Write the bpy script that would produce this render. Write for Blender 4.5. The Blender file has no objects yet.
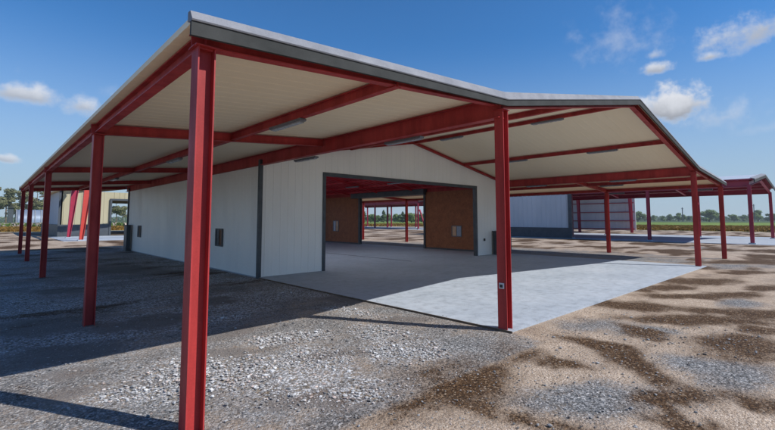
import bpy, bmesh, math, random
from mathutils import Vector, Matrix, noise
R = math.radians
scene = bpy.context.scene
COL = scene.collection
random.seed(7)

# ------------------------------------------------------------------ materials
def new_mat(name):
    m = bpy.data.materials.new(name); m.use_nodes = True
    nt = m.node_tree; b = nt.nodes['Principled BSDF']
    return m, nt, b
def nd(nt, t, **kw):
    n = nt.nodes.new(t)
    for k, v in kw.items():
        if hasattr(n, k): setattr(n, k, v)
        else: n.inputs[k].default_value = v
    return n
def ramp(nt, fac, stops):
    r = nt.nodes.new('ShaderNodeValToRGB')
    els = r.color_ramp.elements
    while len(els) < len(stops): els.new(0.5)
    for e, (p, c) in zip(els, stops):
        e.position = p; e.color = (*c, 1) if len(c) == 3 else c
    nt.links.new(fac, r.inputs[0]); return r
def mix(nt, fac, a, b, mode='MIX'):
    n = nt.nodes.new('ShaderNodeMix'); n.data_type = 'RGBA'; n.blend_type = mode
    for i, v in ((0, fac), (6, a), (7, b)):
        if hasattr(v, 'is_linked') or isinstance(v, bpy.types.NodeSocket): nt.links.new(v, n.inputs[i])
        else: n.inputs[i].default_value = v if i == 0 else (*v, 1)
    return n.outputs[2]
def mth(nt, op, a, b=None, c=None, clamp=False):
    n = nt.nodes.new('ShaderNodeMath'); n.operation = op; n.use_clamp = clamp
    for i, v in enumerate((a, b, c)):
        if v is None: continue
        if isinstance(v, bpy.types.NodeSocket): nt.links.new(v, n.inputs[i])
        else: n.inputs[i].default_value = v
    return n.outputs[0]
def maprange(nt, v, a, b, c=0.0, d=1.0, smooth=True):
    n = nt.nodes.new('ShaderNodeMapRange')
    n.interpolation_type = 'SMOOTHSTEP' if smooth else 'LINEAR'
    nt.links.new(v, n.inputs[0])
    for i, x in enumerate((a, b, c, d)): n.inputs[i + 1].default_value = x
    return n.outputs[0]
def objco(nt): return nt.nodes.new('ShaderNodeTexCoord').outputs['Object']
def noise_tex(nt, co, scale, detail=5, rough=.6, vec_scale=None):
    n = nt.nodes.new('ShaderNodeTexNoise'); n.inputs['Scale'].default_value = scale
    n.inputs['Detail'].default_value = detail; n.inputs['Roughness'].default_value = rough
    if vec_scale:
        mp = nt.nodes.new('ShaderNodeMapping'); mp.inputs['Scale'].default_value = vec_scale
        nt.links.new(co, mp.inputs[0]); co = mp.outputs[0]
    nt.links.new(co, n.inputs['Vector']); return n.outputs[0]
def bump(nt, b, h, strength=.3, dist=.01):
    n = nt.nodes.new('ShaderNodeBump'); n.inputs['Strength'].default_value = strength
    n.inputs['Distance'].default_value = dist
    nt.links.new(h, n.inputs['Height']); nt.links.new(n.outputs[0], b.inputs['Normal'])

def worn(name, c, c2, rough=.5, scale=3, vs=None, metallic=0, fine=60, bs=.08, fc=.12):
    m, nt, b = new_mat(name); co = objco(nt)
    n1 = noise_tex(nt, co, scale, 6, .65, vs); n2 = noise_tex(nt, co, fine, 3, .6)
    f = maprange(nt, n1, .35, .7)
    col = mix(nt, f, c, c2)
    k = ramp(nt, n2, [(.3, (1 - fc,) * 3), (.7, (1 + fc * .6,) * 3)])
    col = mix(nt, 1.0, col, k.outputs[0], 'MULTIPLY')
    nt.links.new(col, b.inputs['Base Color'])
    nt.links.new(maprange(nt, n1, .2, .8, rough - .08, rough + .12), b.inputs['Roughness'])
    b.inputs['Metallic'].default_value = metallic
    bump(nt, b, n2, bs, .003)
    return m
M = {}
M['red'] = worn('red_paint', (.43, .045, .043), (.29, .026, .027), .5, 2.2, (1, 1, .35))
def chipped(m):
    nt = m.node_tree; b = nt.nodes['Principled BSDF']; l = b.inputs['Base Color'].links[0]; src = l.from_socket
    co = objco(nt); n = noise_tex(nt, co, 22, 5, .75, (1, 1, .45)); n2 = noise_tex(nt, co, 1.6, 4, .6)
    f = mth(nt, 'MULTIPLY', maprange(nt, n, .645, .70), maprange(nt, n2, .40, .62))
    c = mix(nt, mth(nt, 'MULTIPLY', f, .75), src, (.16, .05, .03))
    st = noise_tex(nt, co, 9, 4, .6, (1, 1, .06)); k = ramp(nt, st, [(.35, (.86, .84, .84)), (.65, (1.1, 1.1, 1.1))])
    nt.links.new(mix(nt, 1.0, c, k.outputs[0], 'MULTIPLY'), b.inputs['Base Color'])
chipped(M['red']); M['red'].node_tree.nodes['Principled BSDF'].inputs['Specular IOR Level'].default_value = .3
M['crimson'] = worn('crimson_paint', (.36, .022, .060), (.27, .015, .042), .45, 1.0)
M['sunlit_red'] = worn('sunlit_red_paint', (.55, .06, .045), (.45, .05, .04), .45, 1.0)  # lighter red with sunlight put into the paint colour
M['white_wall'] = worn('white_panel', (.90, .90, .855), (.83, .835, .80), .45, .9, (1, 1, .25))
M['grey_wall'] = worn('grey_panel', (.60, .63, .66), (.54, .57, .60), .5, .6, (1, 1, .3))
M['yellow_wall'] = worn('yellow_panel', (.41, .375, .245), (.37, .335, .215), .55, .6, (1, 1, .3))
M['dark'] = worn('dark_grey_steel', (.062, .074, .086), (.045, .054, .064), .5, 3)
M['fascia'] = worn('charcoal_fascia', (.030, .033, .032), (.023, .026, .025), .85, 2.0)
M['trim'] = worn('galvanised_trim', (.215, .225, .25), (.175, .185, .21), .75, 3, None, 0)
M['soffit'] = worn('beige_soffit', (.90, .77, .55), (.87, .735, .515), .6, .5, (.4, 1, 1), 0, 40, .02, .03)
M['roof_top'] = worn('galvanised_roof', (.58, .60, .62), (.50, .52, .55), .4, 1.0, None, .2)
M['lamp'] = worn('grey_lamp_housing', (.15, .16, .185), (.11, .12, .14), .4, 8)
M['lamp_lens'] = worn('frosted_lamp_lens', (.30, .32, .36), (.26, .28, .32), .25, 8)
M['black'] = worn('black_plastic', (.012, .012, .014), (.02, .02, .022), .35, 8)
M['socket'] = worn('pale_plastic', (.62, .63, .66), (.55, .56, .6), .35, 8)
M['wood'] = worn('brown_wood', (.20, .085, .03), (.12, .05, .018), .6, 5)
M['pale_wood'] = worn('pale_wood', (.62, .42, .26), (.5, .32, .19), .6, 5)
M['blue_pane'] = worn('blue_grey_pane', (.36, .42, .50), (.28, .34, .42), .2, 3)
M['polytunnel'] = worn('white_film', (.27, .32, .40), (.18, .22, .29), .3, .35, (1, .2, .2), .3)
M['inner_red'] = worn('red_ceiling_paint', (.62, .035, .05), (.46, .022, .036), .5, 1.2, (.3, 1, 1))
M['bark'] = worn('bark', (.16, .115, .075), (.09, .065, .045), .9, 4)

def translucent():
    m, nt, b = new_mat('translucent_sheet'); t = nt.nodes.new('ShaderNodeBsdfTranslucent'); t.inputs[0].default_value = (.85, .87, .88, 1)
    ms = nt.nodes.new('ShaderNodeMixShader'); ms.inputs[0].default_value = .85; b.inputs['Base Color'].default_value = (.8, .82, .84, 1); b.inputs['Roughness'].default_value = .3
    nt.links.new(b.outputs[0], ms.inputs[1]); nt.links.new(t.outputs[0], ms.inputs[2]); nt.links.new(ms.outputs[0], nt.nodes['Material Output'].inputs[0]); return m
M['translucent'] = translucent()
def clear():
    m, nt, b = new_mat('clear_sheet'); t = nt.nodes.new('ShaderNodeBsdfTransparent'); t.inputs[0].default_value = (.95, .96, .96, 1)
    ms = nt.nodes.new('ShaderNodeMixShader'); ms.inputs[0].default_value = .93; b.inputs['Base Color'].default_value = (.8, .82, .84, 1)
    nt.links.new(b.outputs[0], ms.inputs[1]); nt.links.new(t.outputs[0], ms.inputs[2]); nt.links.new(ms.outputs[0], nt.nodes['Material Output'].inputs[0]); return m
M['clear'] = clear()
def chipboard():
    m, nt, b = new_mat('brown_chipboard'); co = objco(nt)
    v = nd(nt, 'ShaderNodeTexVoronoi', Scale=30.0)
    mp = nt.nodes.new('ShaderNodeMapping'); mp.inputs['Scale'].default_value = (1, 1, .7)
    nt.links.new(co, mp.inputs[0]); nt.links.new(mp.outputs[0], v.inputs['Vector'])
    n = noise_tex(nt, co, 3, 6, .7)
    sep = nt.nodes.new('ShaderNodeSeparateColor'); nt.links.new(v.outputs['Color'], sep.inputs[0])
    r = ramp(nt, sep.outputs[0], [(0, (.25, .085, .03)), (.6, (.30, .105, .037)), (1, (.34, .13, .048))])
    k = ramp(nt, n, [(.3, (.65, .62, .6)), (.7, (1.15, 1.12, 1.1))])
    nt.links.new(mix(nt, 1.0, r.outputs[0], k.outputs[0], 'MULTIPLY'), b.inputs['Base Color'])
    b.inputs['Roughness'].default_value = .65
    bump(nt, b, sep.outputs[1], .15, .002)
    return m
M['chipboard'] = chipboard()

def concrete():
    m, nt, b = new_mat('concrete'); co = objco(nt)
    n1 = noise_tex(nt, co, .55, 8, .68); n2 = noise_tex(nt, co, 5, 8, .7); n3 = noise_tex(nt, co, 70, 4, .6)
    base = ramp(nt, n1, [(.3, (.315, .36, .415)), (.52, (.372, .42, .475)), (.72, (.42, .462, .515))])
    st = ramp(nt, n2, [(.36, (.74, .74, .74)), (.5, (.97, .97, .97)), (.66, (1.08, 1.08, 1.08))])
    fi = ramp(nt, n3, [(.3, (.86, .86, .86)), (.65, (1.06, 1.06, 1.06))])
    c = mix(nt, .8, base.outputs[0], st.outputs[0], 'MULTIPLY')
    c = mix(nt, 1.0, c, fi.outputs[0], 'MULTIPLY')
    # fine hairline cracks
    w = nd(nt, 'ShaderNodeTexVoronoi', feature='DISTANCE_TO_EDGE', Scale=.33)
    wv = nt.nodes.new('ShaderNodeVectorMath'); wv.operation = 'ADD'
    nn = nt.nodes.new('ShaderNodeTexNoise'); nn.inputs['Scale'].default_value = 1.3; nn.inputs['Detail'].default_value = 6
    nt.links.new(co, nn.inputs['Vector']); nt.links.new(co, wv.inputs[0]); nt.links.new(nn.outputs['Color'], wv.inputs[1])
    nt.links.new(wv.outputs[0], w.inputs['Vector'])
    crack = maprange(nt, w.outputs['Distance'], 0, .0028, .78, 1)
    cc = nt.nodes.new('ShaderNodeCombineColor')
    for i in range(3): nt.links.new(crack, cc.inputs[i])
    c = mix(nt, 1.0, c, cc.outputs[0], 'MULTIPLY')
    nt.links.new(c, b.inputs['Base Color'])
    nt.links.new(maprange(nt, n2, .3, .7, .62, .88), b.inputs['Roughness'])
    bump(nt, b, n3, .25, .004)
    return m
M['concrete'] = concrete()

def attr(nt, name):
    a = nt.nodes.new('ShaderNodeAttribute'); a.attribute_name = name; return a.outputs['Fac']

def ground_mat():
    m, nt, b = new_mat('gravel_yard'); co = objco(nt)
    # stones at three sizes
    def stones(scale):
        v = nd(nt, 'ShaderNodeTexVoronoi', Scale=scale); nt.links.new(co, v.inputs['Vector'])
        s = nt.nodes.new('ShaderNodeSeparateColor'); nt.links.new(v.outputs['Color'], s.inputs[0])
        return v.outputs['Distance'], s.outputs[0], s.outputs[1]
    dA, rA, hA = stones(85); dB, rB, hB = stones(55); dC, rC, hC = stones(30)
    nbig = noise_tex(nt, co, .8, 7, .65); nmid = noise_tex(nt, co, 6, 6, .7); nfine = noise_tex(nt, co, 45, 4, .65)
    # tan fine gravel
    tan = ramp(nt, rA, [(0, (.23, .165, .115)), (.3, (.385, .295, .22)), (.75, (.52, .42, .325)), (1, (.72, .62, .52))])
    tan2 = ramp(nt, nmid, [(.3, (.66, .64, .62)), (.55, (1.0, 1.0, 1.0)), (.75, (1.15, 1.13, 1.1))])
    tanc = mix(nt, 1.0, tan.outputs[0], tan2.outputs[0], 'MULTIPLY')
    # soil
    soil = ramp(nt, rB, [(0, (.022, .011, .005)), (.5, (.060, .030, .012)), (.84, (.115, .062, .027)), (.95, (.20, .13, .075)), (1, (.34, .27, .20))])
    # grey gravel
    grey = ramp(nt, rB, [(0, (.045, .05, .054)), (.3, (.118, .125, .130)), (.6, (.205, .212, .22)), (.85, (.32, .325, .33)), (1, (.52, .52, .52))])
    greyc = mix(nt, .8, grey.outputs[0], tan2.outputs[0], 'MULTIPLY')
    # pale stones
    st = ramp(nt, rC, [(0, (.16, .16, .16)), (.2, (.40, .33, .25)), (.4, (.46, .46, .47)), (.75, (.60, .61, .63)), (1, (.76, .76, .76))])
    gap = maprange(nt, dC, .25, .62, 1.0, .42)
    cc = nt.nodes.new('ShaderNodeCombineColor')
    for i in range(3): nt.links.new(gap, cc.inputs[i])
    stc = mix(nt, 1.0, st.outputs[0], cc.outputs[0], 'MULTIPLY')
    # smooth compacted dirt
    dirt = ramp(nt, nfine, [(.3, (.135, .12, .112)), (.7, (.22, .20, .185))])
    nsw = noise_tex(nt, co, 1.5, 8, .72); nsw2 = noise_tex(nt, co, .9, 8, .7, (.55, 1.5, 1))
    def mask(a, lo, hi, amt=.55, wide=.9, dither=.30):
        s = mth(nt, 'MULTIPLY_ADD', mth(nt, 'SUBTRACT', nmid, .5), amt, attr(nt, a))
        s = mth(nt, 'MULTIPLY_ADD', mth(nt, 'SUBTRACT', nfine, .5), amt * .8, s)
        s = mth(nt, 'MULTIPLY_ADD', mth(nt, 'SUBTRACT', nsw, .5), wide, s)
        s = mth(nt, 'MULTIPLY_ADD', mth(nt, 'SUBTRACT', nsw2, .5), wide, s)
        s = mth(nt, 'MULTIPLY_ADD', mth(nt, 'SUBTRACT', rA, .5), dither, s)
        return maprange(nt, s, lo, hi)
    c = mix(nt, mask('grey', .18, 1.0, .6, .9, .40), tanc, greyc)
    c = mix(nt, mask('stone', .12, .70, .6, .75, .35), c, stc)
    c = mix(nt, mask('dirt', .22, .80, .5, .8, .25), c, dirt.outputs[0])
    c = mix(nt, mask('soil', .02, .74, .6, 1.05, .42), c, soil.outputs[0])
    # fields beyond the yard
    fn = noise_tex(nt, co, .05, 5, .6, (1, 1, 1))
    green = ramp(nt, fn, [(.35, (.105, .165, .025)), (.65, (.16, .225, .035))])
    dgreen = ramp(nt, fn, [(.35, (.03, .06, .016)), (.65, (.05, .085, .022))])
    c = mix(nt, attr(nt, 'field'), c, green.outputs[0])
    c = mix(nt, attr(nt, 'meadow'), c, dgreen.outputs[0])
    nt.links.new(c, b.inputs['Base Color'])
    b.inputs['Roughness'].default_value = .9
    b.inputs['Specular IOR Level'].default_value = .25
    h = mth(nt, 'MULTIPLY_ADD', dC, -1.2, mth(nt, 'MULTIPLY', dA, -.7))
    h = mth(nt, 'ADD', h, nfine)
    bump(nt, b, h, .55, .022)
    return m
M['ground'] = ground_mat()

def leaf_mat(name, a, b_, tr=.25):
    m, nt, b = new_mat(name)
    g = nt.nodes.new('ShaderNodeNewGeometry')
    r = ramp(nt, g.outputs['Random Per Island'], [(0, a), (1, b_)])
    nt.links.new(r.outputs[0], b.inputs['Base Color'])
    b.inputs['Roughness'].default_value = .65
    b.inputs['Specular IOR Level'].default_value = .2
    t = nt.nodes.new('ShaderNodeBsdfTranslucent'); nt.links.new(r.outputs[0], t.inputs[0])
    ms = nt.nodes.new('ShaderNodeMixShader'); ms.inputs[0].default_value = tr
    nt.links.new(b.outputs[0], ms.inputs[1]); nt.links.new(t.outputs[0], ms.inputs[2])
    nt.links.new(ms.outputs[0], nt.nodes['Material Output'].inputs[0])
    return m
M['leaf'] = leaf_mat('broad_leaves', (.13, .20, .065), (.24, .33, .12))
M['leaf_olive'] = leaf_mat('olive_leaves', (.14, .15, .065), (.27, .27, .14))
M['leaf_dark'] = leaf_mat('dark_leaves', (.085, .135, .06), (.15, .21, .095))
M['crop'] = leaf_mat('ripe_crop', (.16, .085, .018), (.31, .185, .045), .25)
M['hedge'] = leaf_mat('flowering_hedge', (.08, .15, .03), (.17, .24, .07), .3)
M['flower'] = leaf_mat('pale_flowers', (.55, .45, .42), (.75, .62, .58), .3)

# ------------------------------------------------------------------ geometry helpers
def face(bm, vs, mi=0):
    try:
        f = bm.faces.new(vs); f.material_index = mi; return f
    except ValueError: return None
def box(bm, x0, x1, y0, y1, z0, z1, mi=0):
    v = [bm.verts.new((x, y, z)) for z in (z0, z1) for x, y in ((x0, y0), (x1, y0), (x1, y1), (x0, y1))]
    for q in ((3, 2, 1, 0), (4, 5, 6, 7), (0, 1, 5, 4), (1, 2, 6, 5), (2, 3, 7, 6), (3, 0, 4, 7)):
        face(bm, [v[i] for i in q], mi)
def sweep(bm, p0, p1, prof, side, up, mi=0, prof1=None):
    """extrude a closed 2-D profile (side, up coordinates) from p0 to p1"""
    p0, p1, side, up = Vector(p0), Vector(p1), Vector(side), Vector(up)
    a = [bm.verts.new(p0 + side * s + up * u) for s, u in prof]
    b = [bm.verts.new(p1 + side * s + up * u) for s, u in (prof1 or prof)]
    n = len(a)
    for i in range(n): face(bm, (a[i], a[(i + 1) % n], b[(i + 1) % n], b[i]), mi)
    face(bm, a[::-1], mi); face(bm, b, mi)
def iprof(d, w, tf=.011, tw=.008):
    D, W, t = d / 2, w / 2, tw / 2
    return [(-W, -D), (W, -D), (W, -D + tf), (t, -D + tf), (t, D - tf), (W, D - tf), (W, D), (-W, D), (-W, D - tf), (-t, D - tf), (-t, -D + tf), (-W, -D + tf)]
def ibeam(bm, p0, p1, d, w, web=(0, 0, 1), tf=.011, tw=.008, mi=0):
    """I-section from p0 to p1 (centre line), web direction given"""
    ax = (Vector(p1) - Vector(p0)).normalized(); web = Vector(web)
    web = (web - ax * web.dot(ax)).normalized(); side = ax.cross(web)
    sweep(bm, p0, p1, iprof(d, w, tf, tw), side, web, mi)
def bar(bm, p0, p1, w, d, mi=0, up=(0, 0, 1)):
    ax = (Vector(p1) - Vector(p0)).normalized(); up = Vector(up)
    if abs(ax.dot(up)) > .95: up = Vector((0, 1, 0))
    up = (up - ax * up.dot(ax)).normalized(); side = ax.cross(up)
    sweep(bm, p0, p1, [(-w / 2, -d / 2), (w / 2, -d / 2), (w / 2, d / 2), (-w / 2, d / 2)], side, up, mi)
def obj(name, bm, mats, parent=None, smooth=False):
    me = bpy.data.meshes.new(name)
    bmesh.ops.recalc_face_normals(bm, faces=bm.faces)
    bm.to_mesh(me); bm.free()
    for m in (mats if isinstance(mats, (list, tuple)) else [mats]): me.materials.append(M[m] if isinstance(m, str) else m)
    if smooth:
        for p in me.polygons: p.use_smooth = True
    o = bpy.data.objects.new(name, me); COL.objects.link(o)
    if parent:
        o.parent = parent
        base = parent
        if base.type == 'EMPTY': o.location = -Vector(base.location)     # meshes are drawn in place
    return o
def thing(name, label, cat, loc=(0, 0, 0), group=None):
    o = bpy.data.objects.new(name, None); COL.objects.link(o); o.location = loc
    o['label'] = label; o['category'] = cat
    if group: o['group'] = group
    return o
def tag(o, label, cat, group=None):
    o['label'] = label; o['category'] = cat
    if group: o['group'] = group
    return o
def structure(name, bm, mats, kind='structure'):
    o = obj(name, bm, mats); o['kind'] = kind; return o
def ribbed(bm, a, b, z0, z1, axis, at, normal, pitch=.30, rib=.035, depth=.014, mi=0, top=None, thick=.05, zoff=0):
    """vertical profiled sheet wall from a to b along axis ('x' or 'y') at coordinate `at`;
    top(u) gives the upper edge; outer side towards `normal` (+1/-1)"""
    us = [a]; u = a + pitch * .5; hs = [0]
    while u < b - pitch * .4:
        for du, h in ((-rib, 0), (-rib * .55, depth), (rib * .55, depth), (rib, 0)):
            us.append(u + du); hs.append(h)
        u += pitch
    us.append(b); hs.append(0)
    def P(u, off, z): return (u, at + normal * off, z) if axis == 'x' else (at + normal * off, u, z)
    T = top or (lambda u: z1)
    o0 = [bm.verts.new(P(u, h, z0)) for u, h in zip(us, hs)]; o1 = [bm.verts.new(P(u, h, T(u))) for u, h in zip(us, hs)]
    i0 = [bm.verts.new(P(u, -thick, z0)) for u in us]; i1 = [bm.verts.new(P(u, -thick, T(u))) for u in us]
    for k in range(len(us) - 1):
        face(bm, (o0[k], o0[k + 1], o1[k + 1], o1[k]), mi); face(bm, (i0[k + 1], i0[k], i1[k], i1[k + 1]), mi)
        face(bm, (o1[k], o1[k + 1], i1[k + 1], i1[k]), mi); face(bm, (o0[k + 1], o0[k], i0[k], i0[k + 1]), mi)
    for k in (0, -1): face(bm, (o0[k], o1[k], i1[k], i0[k]), mi)
def roof_sheet(bm, xa, za, xb, zb, y0, y1, pitch=.3, depth=.018, thick=.06, breaks=()):
    """sloping sheet between (xa,za) and (xb,zb); ribs run down the slope; underside slot 0, top and edges slot 1"""
    ys = [y0]; hs = [0]; y = y0 + pitch * .5; r = .03
    while y < y1 - pitch * .4:
        for dy, h in ((-r, 0), (-r * .5, depth), (r * .5, depth), (r, 0)): ys.append(y + dy); hs.append(h)
        y += pitch
    ys.append(y1); hs.append(0)
    A = [bm.verts.new((xa, y, za - h)) for y, h in zip(ys, hs)]; B = [bm.verts.new((xb, y, zb - h)) for y, h in zip(ys, hs)]
    C = [bm.verts.new((xa, y, za + thick)) for y in ys]; D = [bm.verts.new((xb, y, zb + thick)) for y in ys]
    for k in range(len(ys) - 1):
        face(bm, (A[k], A[k + 1], B[k + 1], B[k]), 0); face(bm, (C[k], D[k], D[k + 1], C[k + 1]), 1)
        face(bm, (A[k + 1], A[k], C[k], C[k + 1]), 0); face(bm, (B[k], B[k + 1], D[k + 1], D[k]), 0)
    for k in (0, -1): face(bm, (A[k], B[k], D[k], C[k]), 1)
B = bmesh.new

# ------------------------------------------------------------------ the near shed
XL, XE, XR, XW, XO = 1.335, 6.05, 12.73, 19.40, 24.45          # outer left, eave, ridge, right eave, outer right lines
FR = [3.82, 8.75, 16.9, 23.9, 29.3]                            # frames along the shed
YG, YB = 12.1, 28.6                                            # front gable wall, back wall
ZE, ZR, ZC = 3.76, 5.00, 3.40                                  # underside of roof: eave, ridge, outer edges
YF, YE = 3.66, 29.55
XLE, XOE = 1.17, 24.62
def zroof(x):
    if x < XE: return ZC + (ZE - ZC) * (x - XLE) / (XE - XLE)
    if x < XR: return ZE + (ZR - ZE) * (x - XE) / (XR - XE)
    if x < XW: return ZE + (ZR - ZE) * (XW - x) / (XW - XR)
    return ZC + (ZE - ZC) * (XOE - x) / (XOE - XW)
shed = thing('metal_shed', 'large white metal shed with red steel columns and a gabled canopy over a concrete porch', 'shed', (XR, YG, 0))
for xa, xb in ((XLE, XE), (XE, XR), (XR, XW), (XW, XOE)):
    bm = B(); roof_sheet(bm, xa, zroof(xa + 1e-6 if xa in (XE, XR, XW) else xa), xb, zroof(xb), YF, YE, .24, .0045)
    if xa == XE:
        bm.free(); bm = B(); k = (ZR - ZE) / (XR - XE); z = lambda x: ZE + k * (x - XE)
        for x0, x1, y0, y1 in ((XE, 6.8, YF, YE), (11.8, XR, YF, YE), (6.8, 11.8, YF, 13.2), (6.8, 11.8, 28.0, YE)):
            roof_sheet(bm, x0, z(x0), x1, z(x1), y0, y1, .24, .0045)
        obj('roof_panel', bm, ('soffit', 'roof_top'), shed)
        for n in range(4):
            bm = B(); y0 = 13.2 + n * 3.7; roof_sheet(bm, 6.8, z(6.8), 11.8, z(11.8), y0, y0 + 3.7, .24, .0045, .012); obj('added_roof_light', bm, ('clear', 'translucent'), shed)  # translucent sheets added out of view to bring daylight indoors
    elif xa == XR:
        bm.free(); bm = B(); z = lambda x: ZR - k * (x - XR)
        for x0, x1, y0, y1 in ((XR, 13.5, YF, YE), (16.4, XW, YF, YE), (13.5, 16.4, YF, 13.2), (13.5, 16.4, 18.0, YE)):
            roof_sheet(bm, x0, z(x0), x1, z(x1), y0, y1, .24, .0045)
        obj('roof_panel', bm, ('soffit', 'roof_top'), shed)
        bm = B(); roof_sheet(bm, 13.5, z(13.5), 16.4, z(16.4), 13.2, 18.0, .24, .0045, .012); obj('added_roof_light', bm, ('clear', 'translucent'), shed)  # another added sheet, lets more daylight into the walled part
    else: obj('roof_panel', bm, ('soffit', 'roof_top'), shed)
# front fascia (board + sloping cap), following the roof line
fpts = [(1.155, 3.28, 3.415, 3.50), (XE, 3.585, 3.69, 3.815), (XR, 4.85, 4.995, 5.09), (XW, 3.60, 3.70, 3.815), (XOE + .02, 3.30, 3.41, 3.50)]
def strip(bm, rows):
    """rows: list of cross sections (lists of points) joined into a closed skin"""
    vs = [[bm.verts.new(p) for p in r] for r in rows]; n = len(vs[0])
    for a, b in zip(vs, vs[1:]):
        for i in range(n): face(bm, (a[i], a[(i + 1) % n], b[(i + 1) % n], b[i]))
    face(bm, vs[0][::-1]); face(bm, vs[-1])
bm = B(); strip(bm, [[(x, YF - .012, zb), (x, YF - .012, zt - .014), (x, YF - .045, zt - .014), (x, YF - .045, zb)] for x, zb, zt, zc in fpts])
fas = obj('fascia', bm, 'fascia', shed)
bm = B(); strip(bm, [[(x, YF - .055, zt - .012), (x, YF - .062, zt), (x, YF - .008, zc), (x, YF + .05, zc + .003), (x, YF + .05, zt + .002), (x, YF - .009, zt - .012)] for x, zb, zt, zc in fpts])
tr = obj('fascia_cap', bm, 'trim'); tr.parent = fas
bm = B(); strip(bm, [[(x, YE + .012, zb), (x, YE + .012, zc), (x, YE + .05, zc), (x, YE + .05, zb)] for x, zb, zt, zc in fpts])
obj('rear_trim', bm, 'trim', shed)
# columns
CD, CW = .152, .165
def column(x, y, ztop, mat='red', d=CD, w=CW):
    bm = B(); ibeam(bm, (x, y, -.12), (x, y, ztop - .012), d, w, (1, 0, 0), .012, .009)
    box(bm, x - d / 2 - .025, x + d / 2 + .025, y - w / 2 - .02, y + w / 2 + .02, ztop - .012, ztop)
    return obj('column', bm, mat, shed)
RD = .19
for y in FR:
    rd = .145 if y == FR[0] else RD
    column(XL, y, zroof(XL) - rd); column(XO, y, zroof(XO) - rd)
column(XE + .05, FR[0] - .04, 3.55); column(XW, FR[0], 3.55)
# rafters
def rafter(name, x0, x1, y, d, w, drop=.004, mat='red'):
    bm = B()
    z0, z1 = zroof(x0 + 1e-6), zroof(x1 - 1e-6)
    ibeam(bm, (x0, y, z0 - d / 2 - drop - .02), (x1, y, z1 - d / 2 - drop - .02), d, w, (0, 0, 1))
    return obj(name, bm, mat, shed)
for y in FR:
    rd = .125 if y == FR[0] else RD - .02
    rafter('rafter', XL - .11, XE - .06, y, rd, .11); rafter('rafter', XW + .06, XO + .11, y, rd, .11)
rafter('rafter', XE + .06, XR, FR[0], .16, .13); rafter('rafter', XR, XW - .06, FR[0], .16, .13)
rafter('verge_rafter', XE + .06, XR, YG - .085, .10, .09); rafter('verge_rafter', XR, XW - .06, YG - .085, .10, .09)
# beams along the shed
def beam(name, x, d, w, y0=FR[0] - .06, y1=YE - .2, drop=.022, mat='red', tf=.014):
    bm = B(); z = zroof(x) - d / 2 - drop
    ibeam(bm, (x, y0, z), (x, y1, z), d, w, (0, 0, 1), tf)
    return obj(name, bm, mat, shed)
beam('eave_beam', XE, .33, .16, FR[0] - .075); beam('eave_beam', XW, .33, .16, FR[0] - .075)
beam('edge_beam', XL, .15, .12); beam('edge_beam', XO, .15, .12)
beam('purlin', 3.70, .15, .10); beam('purlin', 21.9, .15, .10)
beam('purlin', 9.39, .13, .09, FR[0] + .08, YG - .15); beam('purlin', 16.06, .13, .09, FR[0] + .08, YG - .15)
beam('ridge_beam', XR, .11, .09, FR[0] + .08, YG - .15, .03)
# walls
OX0, OX1, OZ = 8.42, 17.10, 3.25
def gtop(u): return zroof(u) - .055
for a, b, z0, topf in ((XE + .10, OX0, .032, gtop), (OX0, XR, OZ + .13, gtop), (XR, OX1, OZ + .13, gtop), (OX1, XW - .02, .032, gtop)):
    pass
bm = B()
ribbed(bm, XE + .03, OX0 - .12, .034, None, 'x', YG, -1, .26, .016, .006, 0, gtop, .08)
ribbed(bm, OX0 - .12, XR, OZ + .12, None, 'x', YG, -1, .26, .016, .006, 0, gtop, .08)
ribbed(bm, XR, OX1 + .12, OZ + .12, None, 'x', YG, -1, .26, .016, .006, 0, gtop, .08)
ribbed(bm, OX1 + .12, XW - .10, .034, None, 'x', YG, -1, .26, .016, .006, 0, gtop, .08)
obj('gable_wall', bm, 'white_wall', shed)
bm = B()                                                           # dark surround of the wide front opening
box(bm, OX0 - .12, OX0, YG - .03, YG + .14, .034, OZ); box(bm, OX1, OX1 + .12, YG - .03, YG + .14, .034, OZ)
box(bm, OX0 - .12, OX1 + .12, YG - .033, YG + .143, OZ + .001, OZ + .12)
obj('opening_frame', bm, 'dark', shed)
zb = ZE - .36
bm = B(); ribbed(bm, YG + .04, YB - .06, .0, zb, 'y', XE - .02, -1, .26, .016, .006, 0, None, .08)
obj('side_wall', bm, 'white_wall', shed)
SY0, SY1, SZ = 17.42, 23.5, 3.26
bm = B()
ribbed(bm, YG + .02, SY0, .03, zb, 'y', XW + .02, 1, .26, .016, .006, 0, None, .05)
ribbed(bm, SY1, YB - .1, .03, zb, 'y', XW + .02, 1, .26, .016, .006, 0, None, .05)
ribbed(bm, SY0, SY1, SZ, zb, 'y', XW + .02, 1, .26, .016, .006, 0, None, .05)
obj('side_wall', bm, 'white_wall', shed)
bm = B(); ribbed(bm, XE + .12, 7.0, .0, None, 'x', YB, 1, .26, .016, .006, 0, gtop, .08); ribbed(bm, 7.0, XR, 3.5, None, 'x', YB, 1, .26, .016, .006, 0, gtop, .08); ribbed(bm, XR, 18.5, 3.5, None, 'x', YB, 1, .26, .016, .006, 0, gtop, .08); ribbed(bm, 18.5, XW - .1, .0, None, 'x', YB, 1, .26, .016, .006, 0, gtop, .08)
obj('gable_wall', bm, 'white_wall', shed)  # rear gable; its wide unseen opening is added to let daylight inside
for y in (YG + .01, YB - .02):
    bm = B(); box(bm, XE - .085, XE + .025, y - .075, y + .035, .0, zb + .18)
    obj('corner_post', bm, 'dark', shed)
bm = B(); box(bm, XW - .10, XW + .075, YG - .05, YG + .018, .034, zb); obj('corner_post', bm, 'white_wall', shed)
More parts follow.
